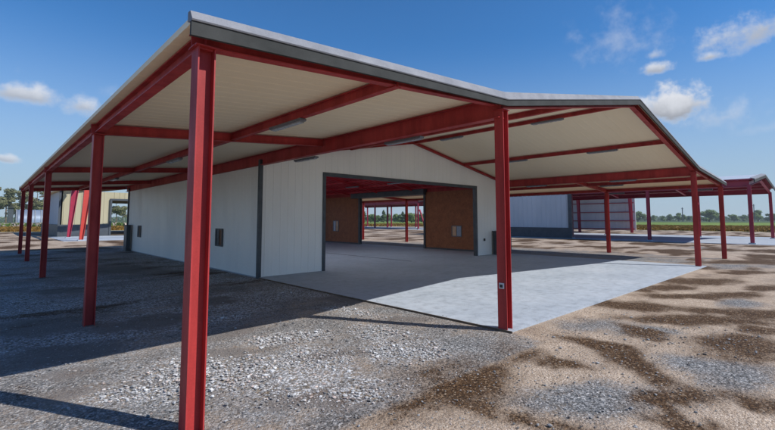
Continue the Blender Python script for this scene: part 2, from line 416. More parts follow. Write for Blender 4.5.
# inside: brown boards on the far side wall, dark header and jambs of the side opening, red ceiling
for a, b in ((YG + .14, SY0 - .14), (SY1 + .14, YB - .15)):
    bm = B(); box(bm, XW - .075, XW - .033, a, b, .12, 3.42); obj('wall_board', bm, 'chipboard', shed)
    bm = B(); box(bm, XW - .085, XW - .033, a, b, .034, .117); obj('skirting', bm, 'dark', shed)
bm = B()
box(bm, XW - .13, XW + .10, SY0 - .14, SY0, .034, SZ); obj('door_jamb', bm, 'dark', shed)
bm = B(); box(bm, XW - .13, XW + .10, SY1, SY1 + .14, .034, SZ); obj('door_jamb', bm, 'dark', shed)
bm = B(); box(bm, XW - .34, XW + .10, SY0 - .2, SY1 + .75, SZ + .002, SZ + .33); obj('door_header', bm, 'dark', shed)
for xa, xb, ya, yb in ((XE + .12, 6.75, YG + .1, YB - .1), (11.85, XR, YG + .1, YB - .1), (XR, 13.45, YG + .1, YB - .1), (13.45, 16.45, 18.05, YB - .1), (16.45, XW - .1, YG + .1, YB - .1)):
    bm = B(); d = .10
    roof_sheet(bm, xa, zroof(xa) - d, xb, zroof(xb - 1e-6) - d, ya, yb, .45, .05, .02)
    obj('inner_ceiling', bm, ('inner_red', 'inner_red'), shed)
for x in (8.2, 9.9, 11.6, 13.9, 15.2, 16.5, 17.8, 18.9):
    bm = B(); z = zroof(x) - .20; ibeam(bm, (x, YG + .12, z), (x, YB - .12, z), .08, .06); obj('inner_purlin', bm, 'inner_red', shed)
for y in (15.0, 18.2, 21.4, 24.6, 27.6):
    for xa, xb in ((XE + .2, XR), (XR, XW - .2)):
        bm = B(); ibeam(bm, (xa, y, zroof(xa) - .24), (xb, y, zroof(xb - 1e-6) - .24), .12, .08); obj('inner_rafter', bm, 'inner_red', shed)
# small windows
def window(x, y, z, w, h, side, frame='dark', panes=('wood', 'dark')):
    """set in a wall along y, facing `side` (-1 to -x, +1 to +x)"""
    bm = B(); t = .045; xs = sorted((x, x + side * .035))
    box(bm, *xs, y - w / 2, y - w / 2 + t, z, z + h); box(bm, *xs, y + w / 2 - t, y + w / 2, z, z + h)
    box(bm, *xs, y - w / 2 + t, y + w / 2 - t, z, z + t); box(bm, *xs, y - w / 2 + t, y + w / 2 - t, z + h - t, z + h)
    box(bm, *sorted((x, x + side * .03)), y - .02, y + .02, z + t, z + h - t)
    f = obj('window', bm, frame, shed)
    xs = sorted((x + side * .004, x + side * .012))
    bm = B(); box(bm, *xs, y - w / 2 + t, y - .02, z + t, z + h - t); p = obj('pane', bm, panes[0]); p.parent = f
    bm = B(); box(bm, *xs, y + .02, y + w / 2 - t, z + t, z + h - t); p = obj('pane', bm, panes[1]); p.parent = f
window(XE - .03, 15.1, .82, .62, .62, -1); window(XE - .03, 25.9, .82, .62, .62, -1)
window(XW - .075, 14.95, .80, .70, .62, -1, 'lamp', ('blue_pane', 'pale_wood')); window(XW - .075, 26.35, .88, .72, .80, -1, 'lamp', ('pale_wood', 'blue_pane'))

# strip lights hanging under the beams
def strip_light(x, y, z, label, length=1.05, cat='strip light'):
    t = thing('ceiling_light', label, cat, (x, y, z), 'strip lights under the shed roof')
    bm = B(); box(bm, x - .065, x + .065, y - length / 2, y + length / 2, z - .045, z)
    bmesh.ops.bevel(bm, geom=bm.edges[:], offset=.008, segments=1, affect='EDGES')
    obj('housing', bm, 'lamp', t)
    bm = B(); box(bm, x - .05, x + .05, y - length / 2 + .05, y + length / 2 - .05, z - .065, z - .045); obj('lens', bm, 'lamp_lens', t)
zp = lambda x, d: zroof(x) - d - .026
strip_light(3.70, 6.5, zp(3.7, .15), 'grey strip light under the left lean-to purlin, nearest the front corner column')
strip_light(3.70, 12.6, zp(3.7, .15), 'grey strip light under the left lean-to purlin, middle one of its row')
strip_light(3.70, 20.2, zp(3.7, .15), 'small grey strip light under the left lean-to purlin, farthest of its row')
strip_light(6.20, 6.15, zp(6.05, .33), 'long grey strip light below the left eave beam, beside the gable peak')
strip_light(6.20, 9.85, zp(6.05, .33), 'grey strip light below the left eave beam, next to the dark corner post')
strip_light(XR, 6.25, zp(XR, .115), 'grey strip light under the ridge beam, right of the middle front column')
strip_light(XR, 10.05, zp(XR, .115), 'grey strip light under the ridge beam, just beside the gable wall peak')
strip_light(16.06, 5.85, zp(16.06, .13), 'grey strip light under the right slope purlin, nearer the front edge')
strip_light(16.06, 9.3, zp(16.06, .13), 'grey strip light under the right slope purlin, directly beside the middle front column')
strip_light(19.32, 6.25, zp(19.4, .33), 'grey strip light under the right eave beam, left of the right front column')
strip_light(19.32, 10.1, zp(19.4, .33), 'grey strip light under the right eave beam, above the far grey wall')
strip_light(21.9, 7.6, zp(21.9, .15), 'grey strip light under the right lean-to purlin, beyond the right eave beam')
zi = lambda x: zroof(x) - .31
strip_light(17.1, 17.6, zi(17.1), 'grey strip light on the red indoor ceiling, right of the other two', 1.3)
strip_light(17.1, 21.6, zi(17.1), 'grey strip light on the red indoor ceiling, middle of the three', 1.3)
strip_light(17.1, 26.0, zi(17.1), 'grey strip light on the red indoor ceiling, beside the left opening edge', 1.3)

# sockets
t = thing('power_socket', 'small pale power socket with black insert on the middle front column', 'socket', (XE - .03, 3.79, .72))
bm = B(); box(bm, XE - .046, XE - .0275, 3.735, 3.825, .66, .75); bmesh.ops.bevel(bm, geom=bm.edges[:], offset=.004, segments=1, affect='EDGES'); obj('plate', bm, 'socket', t)
bm = B(); box(bm, XE - .052, XE - .046, 3.755, 3.805, .68, .725); obj('insert', bm, 'black', t)
bm = B(); box(bm, 17.72, 17.84, YG - .045, YG - .012, .72, .84); bmesh.ops.bevel(bm, geom=bm.edges[:], offset=.006, segments=1, affect='EDGES')
tag(obj('wall_socket', bm, 'black'), 'small black socket on the white gable wall right of the opening', 'socket')
# dark cabinets standing against the shed
def cabinet(label, x0, x1, y0, y1, h):
    t = thing('metal_cabinet', label, 'cabinet', ((x0 + x1) / 2, (y0 + y1) / 2, 0))
    bm = B(); box(bm, x0, x1, y0, y1, -.02, h); bmesh.ops.bevel(bm, geom=bm.edges[:], offset=.02, segments=1, affect='EDGES'); obj('body', bm, 'dark', t)
    bm = B(); box(bm, x0 - .03, x1 + .03, y0 - .03, y1 + .03, h + .001, h + .04); obj('lid', bm, 'dark', t)
    bm = B(); box(bm, x0 + .06, x1 - .06, y0 - .018, y0 - .002, .12, h - .1); obj('door', bm, 'dark', t)
cabinet('dark grey metal cabinet at the far end of the long white side wall', 5.74, 5.93, 27.45, 28.1, 1.42)
cabinet('dark grey metal cabinet right of the gable wall, behind the middle front column', 18.42, 19.5, 11.62, 12.02, 1.15)

# ------------------------------------------------------------------ concrete
bm = B(); box(bm, XE - .04, XW + .35, 3.64, YB + .3, -.25, .03)
structure('concrete_floor', bm, 'concrete')
bm = B(); box(bm, XE - .055, XE - .042, 3.60, YG - .1, -.1, .0325); structure('slab_edge_shade', bm, 'bark')  # thin dark strip standing in for shade along the slab's left edge
bm = B(); box(bm, 12.93, 13.0, YG + .3, 20.5, .0302, .0342); structure('floor_joint', bm, 'dark')
bm = B(); box(bm, 39.2, 56.5, 3.2, 33.0, -.25, .025); structure('concrete_apron', bm, 'concrete')
bm = B(); box(bm, 4.6, 26, 42.8, 54.7, -.25, .02); structure('barn_apron', bm, 'concrete')
bm = B(); box(bm, 55, 70, 51, 82, -.25, .02); structure('canopy_apron', bm, 'concrete')

# ------------------------------------------------------------------ ground
def coords(lo, hi, step, far, grow=1.16):
    c = []; x = lo
    while x <= hi: c.append(x); x += step
    s = step; x = c[-1]
    while x < far: s = min(s * grow, 400); x += s; c.append(x)
    s = step; x = lo
    while x > -far: s = min(s * grow, 400); x -= s; c.insert(0, x)
    return c
gx = coords(-3, 28, .16, 4200, 1.07); gy = coords(-2.5, 15, .16, 4200, 1.07)
def blob(x, y, cx, cy, m00, m01, m10, m11):
    """soft elliptical patch: centre and a 2 x 2 matrix giving unit-circle coordinates; its outline is warped by noise"""
    wx = noise.noise(Vector((x * 1.1, y * 1.1, 5))) * .26 + noise.noise(Vector((x * 3.1, y * 3.1, 8))) * .13
    wy = noise.noise(Vector((x * 1.1, y * 1.1, 15))) * .20 + noise.noise(Vector((x * 3.1, y * 3.1, 18))) * .10
    dx, dy = x + wx - cx, y + wy - cy
    u, v = m00 * dx + m01 * dy, m10 * dx + m11 * dy
    return max(0.0, 1.0 - .5 * (u * u + v * v) ** .8)
# soil patches: long axis roughly along the front of the shed
SOIL = [(3.64, 3.16, 1.159, -1.341, -1.097, -2.754), (5.2, 3.16, 1.249, -2.084, -2.766, -1.494), (6.05, 2.02, 0.587, -1.819, -3.085, 1.659), (7.81, 1.16, 0.276, -2.007, -1.342, -0.81), (9.73, 3.15, 0.366, -1.154, -1.832, -1.187), (8.97, 2.26, 0.317, -1.301, -2.271, -2.018), (10.6, 1.18, 0.243, -2.361, -1.612, -1.723), (15, 2.94, 0.213, -1.118, -0.973, -1.039), (13.07, 3.25, 0.493, -2.024, -1.644, -1.757), (12.96, 1.91, 0.281, -1.995, -2.005, -2.142), (14.75, 1.45, 0.239, -2.592, -1.411, -1.507), (3.57, 1.98, 1.147, -2.113, -4.096, -3.044), (0.22, 6.09, 6.434, -0.141, -3.211, -3.431), (4.52, 0.94, 0.68, -3.573, -6.669, -5.694), (9.24, 4.36, 2.081, -4.471, -2.929, -3.13), (18.67, 2.39, 0.19, -1.541, -1.241, -1.326), (4.6, 1.26, 1.238, -4.812, -6.649, -7.105), (3.43, 2.53, 2.43, -3.345, -3.983, -7.224), (3.69, 3.14, 0.719, -0.831, -0.68, -1.71), (3.99, 3.28, 1.16, -1.34, -1.1, -2.75), (9.21, 1.83, 0.189, -0.992, -2.717, -2.222), (7.61, 2.31, 0.688, -2.342, -4.193, 1.698), (5.25, 2.5, 1.416, -3.042, -6.724, -0.345), (5.26, 1.17, 0.559, -2.706, -5.295, -6.979), (5.51, 0.67, 0.578, -5.463, -6.037, -6.452), (22.76, 3.22, 0.106, -0.769, -1.015, -1.085), (15.19, 4.25, 0.713, -2.591, -1.799, -1.923), (10.43, 1.83, 0.243, -1.452, -2.549, -2.154), (6.36, 2.58, 1.294, -3.27, -6.048, 2.874), (5.73, 1.63, 0.946, -3.482, -5.673, 1.139), (11.9, 2.54, 0.215, -1.042, -2.2, -1.843), (12.17, 3.65, 0.718, -2.443, -2.181, -2.33), (9.08, 1.02, 0.356, -3.451, -2.939, -1.227)]
GREY = [(7.7, 2.94, 0.548, -1.464, -1.884, -0.992), (4.65, 1.8, 0.274, -0.733, -1.818, -2.306), (6.23, 0.9, 0.25, -1.917, -1.642, -2.422), (11.74, 1.7, 0.317, -2.301, -1.535, -1.641), (4.76, 4.01, 1.203, -1.439, -2.085, -1.022), (6.43, 1.41, 0.445, -2.156, -2.627, -0.836), (1.86, 3.85, 1.143, -0.54, -1.435, -2.115), (1.15, 4.66, 1.98, -0.46, -1.936, -2.069), (0.54, 6.44, 2.227, -0.157, -1.1, -2.582), (3.13, 6.18, 1.53, -0.764, -0.55, -2.082), (5.11, 6.81, 1.035, -0.774, -2.098, -1.116), (7.68, 2.33, 0.411, -1.399, -2.453, -1.52), (20.39, 3.34, 0.132, -0.824, -0.647, -0.691), (2.12, 13.97, 0.498, -0.073, -0.312, -0.333), (2.16, 20.89, 0.539, -0.054, -0.305, -0.326)] + [(22, 15, .31, 0, 0, .07), (21.5, 6.6, .42, 0, 0, .6), (3.2, 15, .33, 0, 0, .25), (3.4, 23, .33, 0, 0, .2)]
STONE = [(1.78, 5.19, 1.175, -0.39, -0.544, -1.169), (2.84, 4.57, 1.161, -0.713, -0.241, -1.306), (4.62, 5.11, 1.382, -1.249, -2.791, -1.168), (2.82, 3.66, 1.698, -1.3, -1.103, -2.506), (4.16, 4.19, 1.254, -1.244, -1.69, -0.951), (3.38, 5.73, 1.753, -1.023, -0.655, -3.112), (1.49, 10.86, 0.956, -0.124, -0.464, -0.922), (3.64, 12.78, 0.946, -0.265, -0.936, -1), (5.35, 9.82, 1.214, -0.656, -1.119, -1.196), (5.14, 6.53, 1.383, -1.084, -2.969, -1.252), (1.07, 5.06, 2.887, -0.567, -1.815, -3.559), (0.62, 12.42, 2.008, -0.086, -0.831, -0.888), (2.7, 10.48, 1.689, -0.424, -0.13, -1.249), (3.2, 7.66, 2.128, -0.874, -0.051, -2.57)]
DIRT = [(0.9, 7.12, 1.498, -0.172, -0.429, -2.033), (2.84, 6.61, 1.976, -0.835, -0.353, -3.324), (3.04, 4.67, 1.624, -1.048, -3.796, -7.768), (0.86, 9.15, 1.266, -0.108, -0.37, -1.121), (2.14, 8.25, 1.036, -0.26, -0.167, -1.743), (3.23, 17.63, 0.559, -0.1, -0.293, -0.66), (3.65, 9.58, 1.157, -0.435, -0.594, -1.888), (5.48, 5.53, 1.529, -1.517, -3.944, -2.115), (1.43, 13.49, 1.115, -0.111, -1.124, -1.634), (4.83, 15.35, 0.79, -0.245, -0.826, -0.883), (1.11, 5.27, 1.583, -0.311, -2.703, -4.891), (2.68, 5.58, 1.529, -0.723, -1.558, -5.205), (3.61, 4.59, 1.487, -1.165, -2.115, -5.704), (2.29, 3.68, 1.505, -0.924, -3.45, -5.132), (0.71, 6.28, 2.716, -0.271, -2.041, -4.718), (1.65, 4.51, 3.425, -1.21, -2.843, -6.933), (5.89, 7.49, 0.902, -0.707, -2.853, -1.377)]
def fb(x, y, s, o=0): return noise.fractal(Vector((x * s + o, y * s - o, o)), 1.0, 2.0, 4)
bm = B(); lay = {k: bm.verts.layers.float.new(k) for k in ('soil', 'grey', 'stone', 'dirt', 'field', 'meadow')}
grid = []
for x in gx:
    row = []
    for y in gy:
        v = bm.verts.new((x, y, 0))
        yard = x < 82 and y < 82 and x > -70 and y > -70
        if yard:
            near = -3 < x < 27 and -3 < y < 30
            under = -2 < x < 6.1 and 3 < y < 31
            n = fb(x, y * 1.9, .30, 3)
            so = max([blob(x, y, *p) for p in SOIL] + [0]) + .25 * fb(x, y, 1.7, 9)
            far = min(1, max(0, (math.hypot(x, y) - 15) / 8)) if x > 6 else min(1, max(0, (y - 24) / 8))
            if not (6 < x < 24.6 and 5 < y < 30): so = max(so, far * (n * 2.0 + .25))
            v[lay['soil']] = min(1.2, max(0, so))
            g = max([blob(x, y, *p) for p in GREY] + [0]) + .3 * fb(x, y, 1.1, 5)
            if x < 6 and -3 < y < 31: g = max(g, (.62 + .55 * fb(x, y * 1.3, .7, 77)) * min(1, max(0, (y - 2.1 - .25 * max(0, x - 2)) / 1.2)))
            if not near: g = max(g, .9 * fb(x, y, .22, 14) + .1)
            if under: g = max(g, .75 + .3 * fb(x, y, .9, 2)); v[lay['soil']] = min(1.2, v[lay['soil']] * .4 + max(0, .9 * fb(x * .8, y * 1.9, .42, 40) - .06) * min(1, max(0, (y - 6.5) / 2)))
            v[lay['grey']] = min(1.1, max(0, g))
            v[lay['stone']] = min(1.1, max(0, max([blob(x, y, *p) for p in STONE]) + .3 * fb(x, y, 1.5, 21)))
            if under: v[lay['stone']] = max(v[lay['stone']] * .9, min(1, .60 + 1.2 * fb(x * .9, y * 1.6, .55, 61)) * min(1, max(0, (y - 5.9 - .12 * x) / 1.5)))
            v[lay['dirt']] = min(1.1, max(0, max([blob(x, y, *p) for p in DIRT]) + .3 * fb(x, y, 1.3, 31)))
            if near and not (5.8 < x < 20 and y > 3.4):
                v.co.z = .012 * fb(x, y, .9, 4) - .012
        else:
            far = max(x, y, -x, -y)
            v[lay['field']] = 1.0
            v[lay['meadow']] = 1.0 if far > 330 else 0.0
        row.append(v)
    grid.append(row)
for i in range(len(gx) - 1):
    for j in range(len(gy) - 1):
        bm.faces.new((grid[i][j], grid[i + 1][j], grid[i + 1][j + 1], grid[i][j + 1]))
g = structure('ground', bm, 'ground', 'structure')

# loose stones lying on the yard in front of the left lean-to
def pebbles():
    bm = B(); cl = bm.loops.layers.float_color.new('tint')
    rnd = random.Random(3)
    ico = [Vector(v) for v in ((0, 0, 1), (.89, 0, .45), (.28, .85, .45), (-.72, .53, .45), (-.72, -.53, .45), (.28, -.85, .45), (.72, .53, -.3), (-.28, .85, -.3), (-.89, 0, -.3), (-.28, -.85, -.3), (.72, -.53, -.3))]
    tri = [(0, 1, 2), (0, 2, 3), (0, 3, 4), (0, 4, 5), (0, 5, 1), (1, 6, 2), (2, 6, 7), (2, 7, 3), (3, 7, 8), (3, 8, 4), (4, 8, 9), (4, 9, 5), (5, 9, 10), (5, 10, 1), (1, 10, 6)]
    n = 0
    while n < 14000:
        x, y = rnd.uniform(-.8, 9), rnd.uniform(.9, 9.5)
        if x > 5.95 and y > 3.55 and not (min(x - 5.95, y - 3.55) < .25 and rnd.random() < .10): continue
        zz = .03 if (x > 5.96 and y > 3.62) else 0
        w = max(blob(x, y, *p) for p in STONE) + .3 * fb(x, y, 1.5, 21)
        if rnd.random() > max(.12, (w - .12) * 1.05): continue
        n += 1
        s = min(.022, .0042 * math.exp(rnd.gauss(.35, .48))) * (1.3 if w > .5 else 1.0)
        mt = Matrix.Translation((x, y, s * .25 - .008 + zz * 1.2)) @ Matrix.Rotation(rnd.uniform(0, 6.3), 4, 'Z') @ Matrix.Rotation(rnd.uniform(-.4, .4), 4, 'X') @ Matrix.Diagonal((s * rnd.uniform(1, 1.6), s, s * rnd.uniform(.45, .8), 1))
        vs = [bm.verts.new(mt @ (v * rnd.uniform(.85, 1.15))) for v in ico]
        b = rnd.choice((.16, .25, .33, .41, .48, .56)); wm = rnd.choice((1.0, 1.02, 1.16, 1.35)) if rnd.random() < .6 else .98
        if w < .4: b *= .62
        c = (b, b / (1 + (wm - 1) * .6), b / wm, 1)
        for q in tri:
            f = bm.faces.new([vs[i] for i in q])
            for l in f.loops: l[cl] = c
    m, nt, bs = new_mat('pebble_stone')
    a = nt.nodes.new('ShaderNodeVertexColor'); a.layer_name = 'tint'
    nt.links.new(a.outputs[0], bs.inputs['Base Color']); bs.inputs['Roughness'].default_value = .85
    return structure('gravel', bm, m, 'stuff')
pebbles()

# ------------------------------------------------------------------ far sheds
def gable_shed(name, label, x0, x1, y0, y1, ze, zr, frames, mat, rooftop='roof_top', soffit=None, beams=3, posts=(), far_shift=0):
    """open shed, ridge along y"""
    t = thing(name, label, 'shed', ((x0 + x1) / 2, (y0 + y1) / 2, 0)); xm = (x0 + x1) / 2
    soff = soffit or mat
    for xa, za, xb, zb in ((x0 - .25, ze - .02, xm, zr), (xm, zr, x1 + .25, ze - .02)):
        bm = B(); roof_sheet(bm, xa, za, xb, zb, y0 - .3, y1 + .3, .6, .03, .1); obj('roof_panel', bm, (soff, rooftop), t)
    bm = B(); pts = [(x0 - .27, ze), (xm, zr + .02), (x1 + .27, ze)]
    strip(bm, [[(x, y0 - .31, z - .22), (x, y0 - .31, z - .02), (x, y0 - .36, z - .02), (x, y0 - .36, z - .22)] for x, z in pts]); obj('fascia', bm, 'fascia', t)
    bm = B(); strip(bm, [[(x, y0 - .31, z - .015), (x, y0 - .1, z + .14), (x, y0 - .37, z + .06), (x, y0 - .37, z - .015)] for x, z in pts]); obj('verge_trim', bm, 'trim', t)
    for y in frames:
        for x in (x0, x1):
            yy = y
            if x == x1 and name == 'open_shed': yy = {11.1: 10.1, 17.5: 19.0}.get(y, y)
            bm = B(); ibeam(bm, (x, yy, -.1), (x, yy, ze - .35), .26, .22, (1, 0, 0), .03, .03); c = obj('column', bm, mat, t)
            bm = B(); box(bm, x - .22, x + .22, yy - .2, yy + .2, -.1, .10); f = obj('footing', bm, 'concrete'); f.parent = c
        for xa, za, xb, zb in ((x0, ze, xm, zr), (xm, zr, x1, ze)):
            bm = B(); ibeam(bm, (xa, y, za - .25), (xb, y, zb - .25), .34, .2, (0, 0, 1), .03, .03); obj('rafter', bm, mat, t)
        for x, s in ((x1, -1),) if name == 'open_shed' and abs(y - 11.1) < 1 else ():
            yb = 10.1 if name == 'open_shed' else y
            bm = B(); bar(bm, (x, yb, ze - 1.4), (x + s * 1.9, yb, ze - .2), .16, .18); obj('knee_brace', bm, mat, t)
    for x, y in posts:
        bm = B(); ibeam(bm, (x, y, -.1), (x, y, ze - .3), .32, .26, (1, 0, 0), .03, .03); obj('column', bm, mat, t)
    for x in (x0, x1):
        bm = B(); ibeam(bm, (x, y0, ze - .27), (x, y1, ze - .27), .46, .2, (0, 0, 1), .03, .03); obj('eave_beam', bm, mat, t)
    for k in range(1, beams + 1):
        f = k / (beams + 1)
        for xa, za, xb, zb in ((x0, ze, xm, zr), (x1, ze, xm, zr)):
            x, z = xa + (xb - xa) * f, za + (zb - za) * f - .15
            bm = B(); ibeam(bm, (x, y0, z), (x, y1, z), .2, .12, (0, 0, 1), .02, .02); obj('purlin', bm, mat, t)
    return t
FX0, FX1 = 40.0, 52.6
far = gable_shed('open_shed', 'far crimson steel shed with pale roof and grey walls, right of the near shed', FX0, FX1, 4.6, 32.0, 4.62, 5.38, (4.6, 11.1, 17.5, 24.5, 32.0), 'crimson', 'roof_top')
bm = B(); ribbed(bm, 17.7, 31.9, 1.0, 4.15, 'y', FX0 - .1, -1, .5, .05, .03, 0, None, .1); obj('side_wall', bm, 'grey_wall', far)
bm = B(); box(bm, FX0 - .22, FX0 - .02, 17.62, 31.9, -.1, .998); obj('plinth', bm, 'dark', far)
bm = B(); box(bm, FX0 - .26, FX0 + .05, 17.4, 17.72, -.1, 4.2); obj('corner_post', bm, 'dark', far)
for y in (14.2, 7.8):
    tz = 4.62 - .55
    t = thing('ceiling_light', ('grey strip light under the far crimson shed roof, nearer the grey wall' if y > 10 else 'grey strip light under the far crimson shed roof, nearer the open corner'), 'strip light', (FX0 + 1.6, y, tz), 'strip lights under the shed roof')
    bm = B(); box(bm, FX0 + 1.5, FX0 + 1.7, y - .8, y + .8, tz, tz + .12); obj('housing', bm, 'lamp', t)

# grey backed shed with tapered frames, seen past the far shed
back = thing('walled_shed', 'pale ribbed shed wall with thin red rails between two tapered red columns', 'shed', (63.5, 25, 0))
bm = B(); ribbed(bm, 19.4, 45, .3, 6.0, 'y', 64.2, -1, .45, .05, .03, 0, None, .1); obj('back_wall', bm, 'grey_wall', back)
for z in (.45, 1.55, 2.75, 4.0, 4.95):
    bm = B(); box(bm, 63.98, 64.14, 19.5, 45, z, z + .10); obj('wall_rail', bm, 'crimson', back)
for y in (19.6, 26.5, 34.0, 42.0):
    bm = B(); sweep(bm, (63.2, y, -.1), (63.2, y, 5.4), iprof(.3, .3, .03, .03), (0, 1, 0), (1, 0, 0), 0, [(s, u * 1.9 - .35) for s, u in iprof(.3, .3, .03, .03)]); obj('tapered_column', bm, 'crimson', back)
bm = B(); roof_sheet(bm, 57.5, 6.3, 64.6, 6.0, 19.0, 45.2, .6, .03, .12); obj('roof_panel', bm, ('crimson', 'roof_top'), back)
for y in (19.6, 26.5, 34.0, 42.0):
    bm = B(); ibeam(bm, (57.6, y, 6.1), (64.2, y, 5.8), .36, .2, (0, 0, 1), .03, .03); obj('rafter', bm, 'crimson', back)

# canopy seen through the side opening
can = gable_shed('open_canopy', 'distant open red steel canopy framed by the side opening of the white shed', 57.0, 69.0, 52.8, 82.0, 5.2, 6.3, (52.8, 64.6, 72.4, 81.0), 'crimson', 'roof_top', None, 3, [(67.2, 71.8)])
bm = B(); bar(bm, (57.4, 52.8, 3.6), (58.0, 51.9, .1), .2, .22); obj('raking_brace', bm, 'crimson', can)

# yellow barn beyond the left lean-to
barn = thing('yellow_barn', 'pale yellow barn with dark base, open doorway and two tapered red columns', 'barn', (12, 60, 0))
BX0, BX1, BY0, BY1, BH = 5.5, 26.0, 55.0, 74.0, 4.75
DX0, DX1, DH = 9.95, 12.2, 3.85
bm = B()
ribbed(bm, BX0, DX0, 1.25, BH, 'x', BY0, -1, .5, .05, .03, 0, None, .12); ribbed(bm, DX1, BX1, 1.25, BH, 'x', BY0, -1, .5, .05, .03, 0, None, .12)
ribbed(bm, DX0, DX1, DH, BH, 'x', BY0, -1, .5, .05, .03, 0, None, .12); obj('front_wall', bm, 'yellow_wall', barn)
bm = B(); ribbed(bm, BY0, BY1, 1.25, BH, 'y', BX0, -1, .5, .05, .03, 0, None, .12); obj('side_wall', bm, 'grey_wall', barn)
bm = B()
ribbed(bm, BX0, 12.3, 0, BH, 'x', BY1, 1, .5, .05, .03, 0, None, .12); ribbed(bm, 16.6, BX1, 0, BH, 'x', BY1, 1, .5, .05, .03, 0, None, .12)
ribbed(bm, 12.3, 16.6, DH + .3, BH, 'x', BY1, 1, .5, .05, .03, 0, None, .12); obj('rear_wall', bm, 'yellow_wall', barn)
bm = B(); box(bm, BX0 - .1, DX0 - .18, BY0 - .14, BY0 + .1, -.1, 1.248); box(bm, DX1 + .3, BX1, BY0 - .14, BY0 + .1, -.1, 1.248); box(bm, BX0 - .14, BX0 + .1, BY0 + .101, BY1, -.1, 1.248); obj('plinth', bm, 'dark', barn)
bm = B(); box(bm, BX0 - .2, BX0 - .02, BY0 - .2, BY0 - .141, -.1, BH); obj('corner_trim', bm, 'dark', barn)
bm = B(); box(bm, DX0 - .18, DX0, BY0 - .2, BY0 + .1, 0, DH); box(bm, DX0 - .18, DX1 + .3, BY0 - .203, BY0 + .103, DH + .001, DH + .2); obj('door_frame', bm, 'dark', barn)
bm = B(); box(bm, DX1 - .45, DX1 + .3, BY0 - .28, BY0 - .205, .1, DH - .02); obj('sliding_door', bm, 'white_wall', barn)
bm = B(); roof_sheet(bm, BX0 - .5, BH + .02, 15.9, BH + 1.7, BY0 - .5, BY1 + .5, .6, .03, .12); obj('roof_panel', bm, ('soffit', 'roof_top'), barn)
bm = B(); roof_sheet(bm, 15.9, BH + 1.7, BX1 + .5, BH + .02, BY0 - .5, BY1 + .5, .6, .03, .12); obj('roof_panel', bm, ('soffit', 'roof_top'), barn)
for y, m in ((43.4, 'sunlit_red'), (50.9, 'crimson')):  # lit column and shaded column, the difference given by paint colour
    bm = B(); p = iprof(.34, .34, .03, .03)
    sweep(bm, (5.78, y, -.1), (6.15, y, 5.2), [(s, u * .75) for s, u in p], (0, 1, 0), (1, 0, 0), 0, [(s, u * 1.75) for s, u in p]); c = obj('tapered_column', bm, m, barn)
    bm = B(); box(bm, 5.55, 6.02, y - .25, y + .25, -.1, .10); f = obj('footing', bm, 'concrete'); f.parent = c
    bm = B(); ibeam(bm, (6.0, y, 5.05), (15.9, y, 6.1), .4, .2, (0, 0, 1), .03, .03); obj('rafter', bm, 'red', barn)
bm = B(); ibeam(bm, (6.2, 42.8, 5.05), (6.2, 54.4, 5.05), .3, .2, (0, 0, 1), .03, .03); obj('eave_beam', bm, 'red', barn)

# polytunnel and hut far to the left
tun = thing('polytunnel', 'long white polytunnel far off between the thin left columns', 'polytunnel', (9, 175, 0))
bm = B(); N = 14; L0, L1 = -1.0, 20.0; prev = None
X0 = 10.6
def arch(x, k): a = math.pi * k / N; return (x, 172 - 4 * math.cos(a), 4.8 * math.sin(a) ** .8)
xs = [X0 - 4.2 + i * .48 for i in range(19)]
rows = [[bm.verts.new(arch(x, k)) for k in range(N + 1)] for x in xs]
for a, b in zip(rows, rows[1:]):
    for k in range(N): face(bm, (a[k], a[k + 1], b[k + 1], b[k]))
face(bm, rows[0]); face(bm, rows[-1])
obj('film', bm, 'polytunnel', tun, True)
for i in range(0, 19, 3):
    bm = B(); 
    for k in range(N): bar(bm, arch(xs[i], k), arch(xs[i], k + 1), .22, .22, 0, (1, 0, 0))
    obj('hoop', bm, 'trim', tun)
hut = thing('dark_hut', 'small dark hut beside the white polytunnel', 'hut', (5.1, 172, 0))
bm = B(); box(bm, 4.5, 5.7, 169, 174, 0, 5.2); obj('wall', bm, 'dark', hut)
bm = B(); strip(bm, [[(4.2, y, 5.2), (5.1, y, 6.0), (6.0, y, 5.2)] for y in (168.7, 174.3)]); obj('roof', bm, 'fascia', hut)

# ------------------------------------------------------------------ crop strips beyond the yard
def blades(name, mat, areas, n, h, w, seed, mats=None):
    bm = B(); rnd = random.Random(seed)
    tot = sum((a[1] - a[0]) * (a[3] - a[2]) * a[4] for a in areas)
    for x0, x1, y0, y1, wt in areas:
        for _ in range(int(n * (x1 - x0) * (y1 - y0) * wt / tot)):
            x, y = rnd.uniform(x0, x1), rnd.uniform(y0, y1); a = rnd.uniform(0, 3.14); hh = h * rnd.uniform(.6, 1.2); ww = w * rnd.uniform(.6, 1.3)
            dx, dy = math.cos(a) * ww, math.sin(a) * ww; l = rnd.uniform(-.3, .3) * hh
            v = [bm.verts.new(p) for p in ((x - dx * .4, y - dy * .4, -.02), (x + dx * .4, y + dy * .4, -.02), (x + dx + l, y + dy, hh * .9), (x + l * .8, y + l, hh), (x - dx + l, y - dy, hh * .85))]
            f = face(bm, v, 1 if (mats and rnd.random() < .35) else 0)
    return structure(name, bm, mats or mat, 'stuff')
blades('ripe_crop', 'crop', [(82.5, 87, -30, 82, 1.5), (87, 140, -60, 110, .4), (-30, 82.5, 82.5, 88, 1.5), (-40, 120, 88, 122, .4)], 60000, .34, .22, 5)
blades('flower_hedge', 'hedge', [(-30, 40, 123, 127, 1)], 7000, .95, .4, 9, ('hedge', 'flower'))

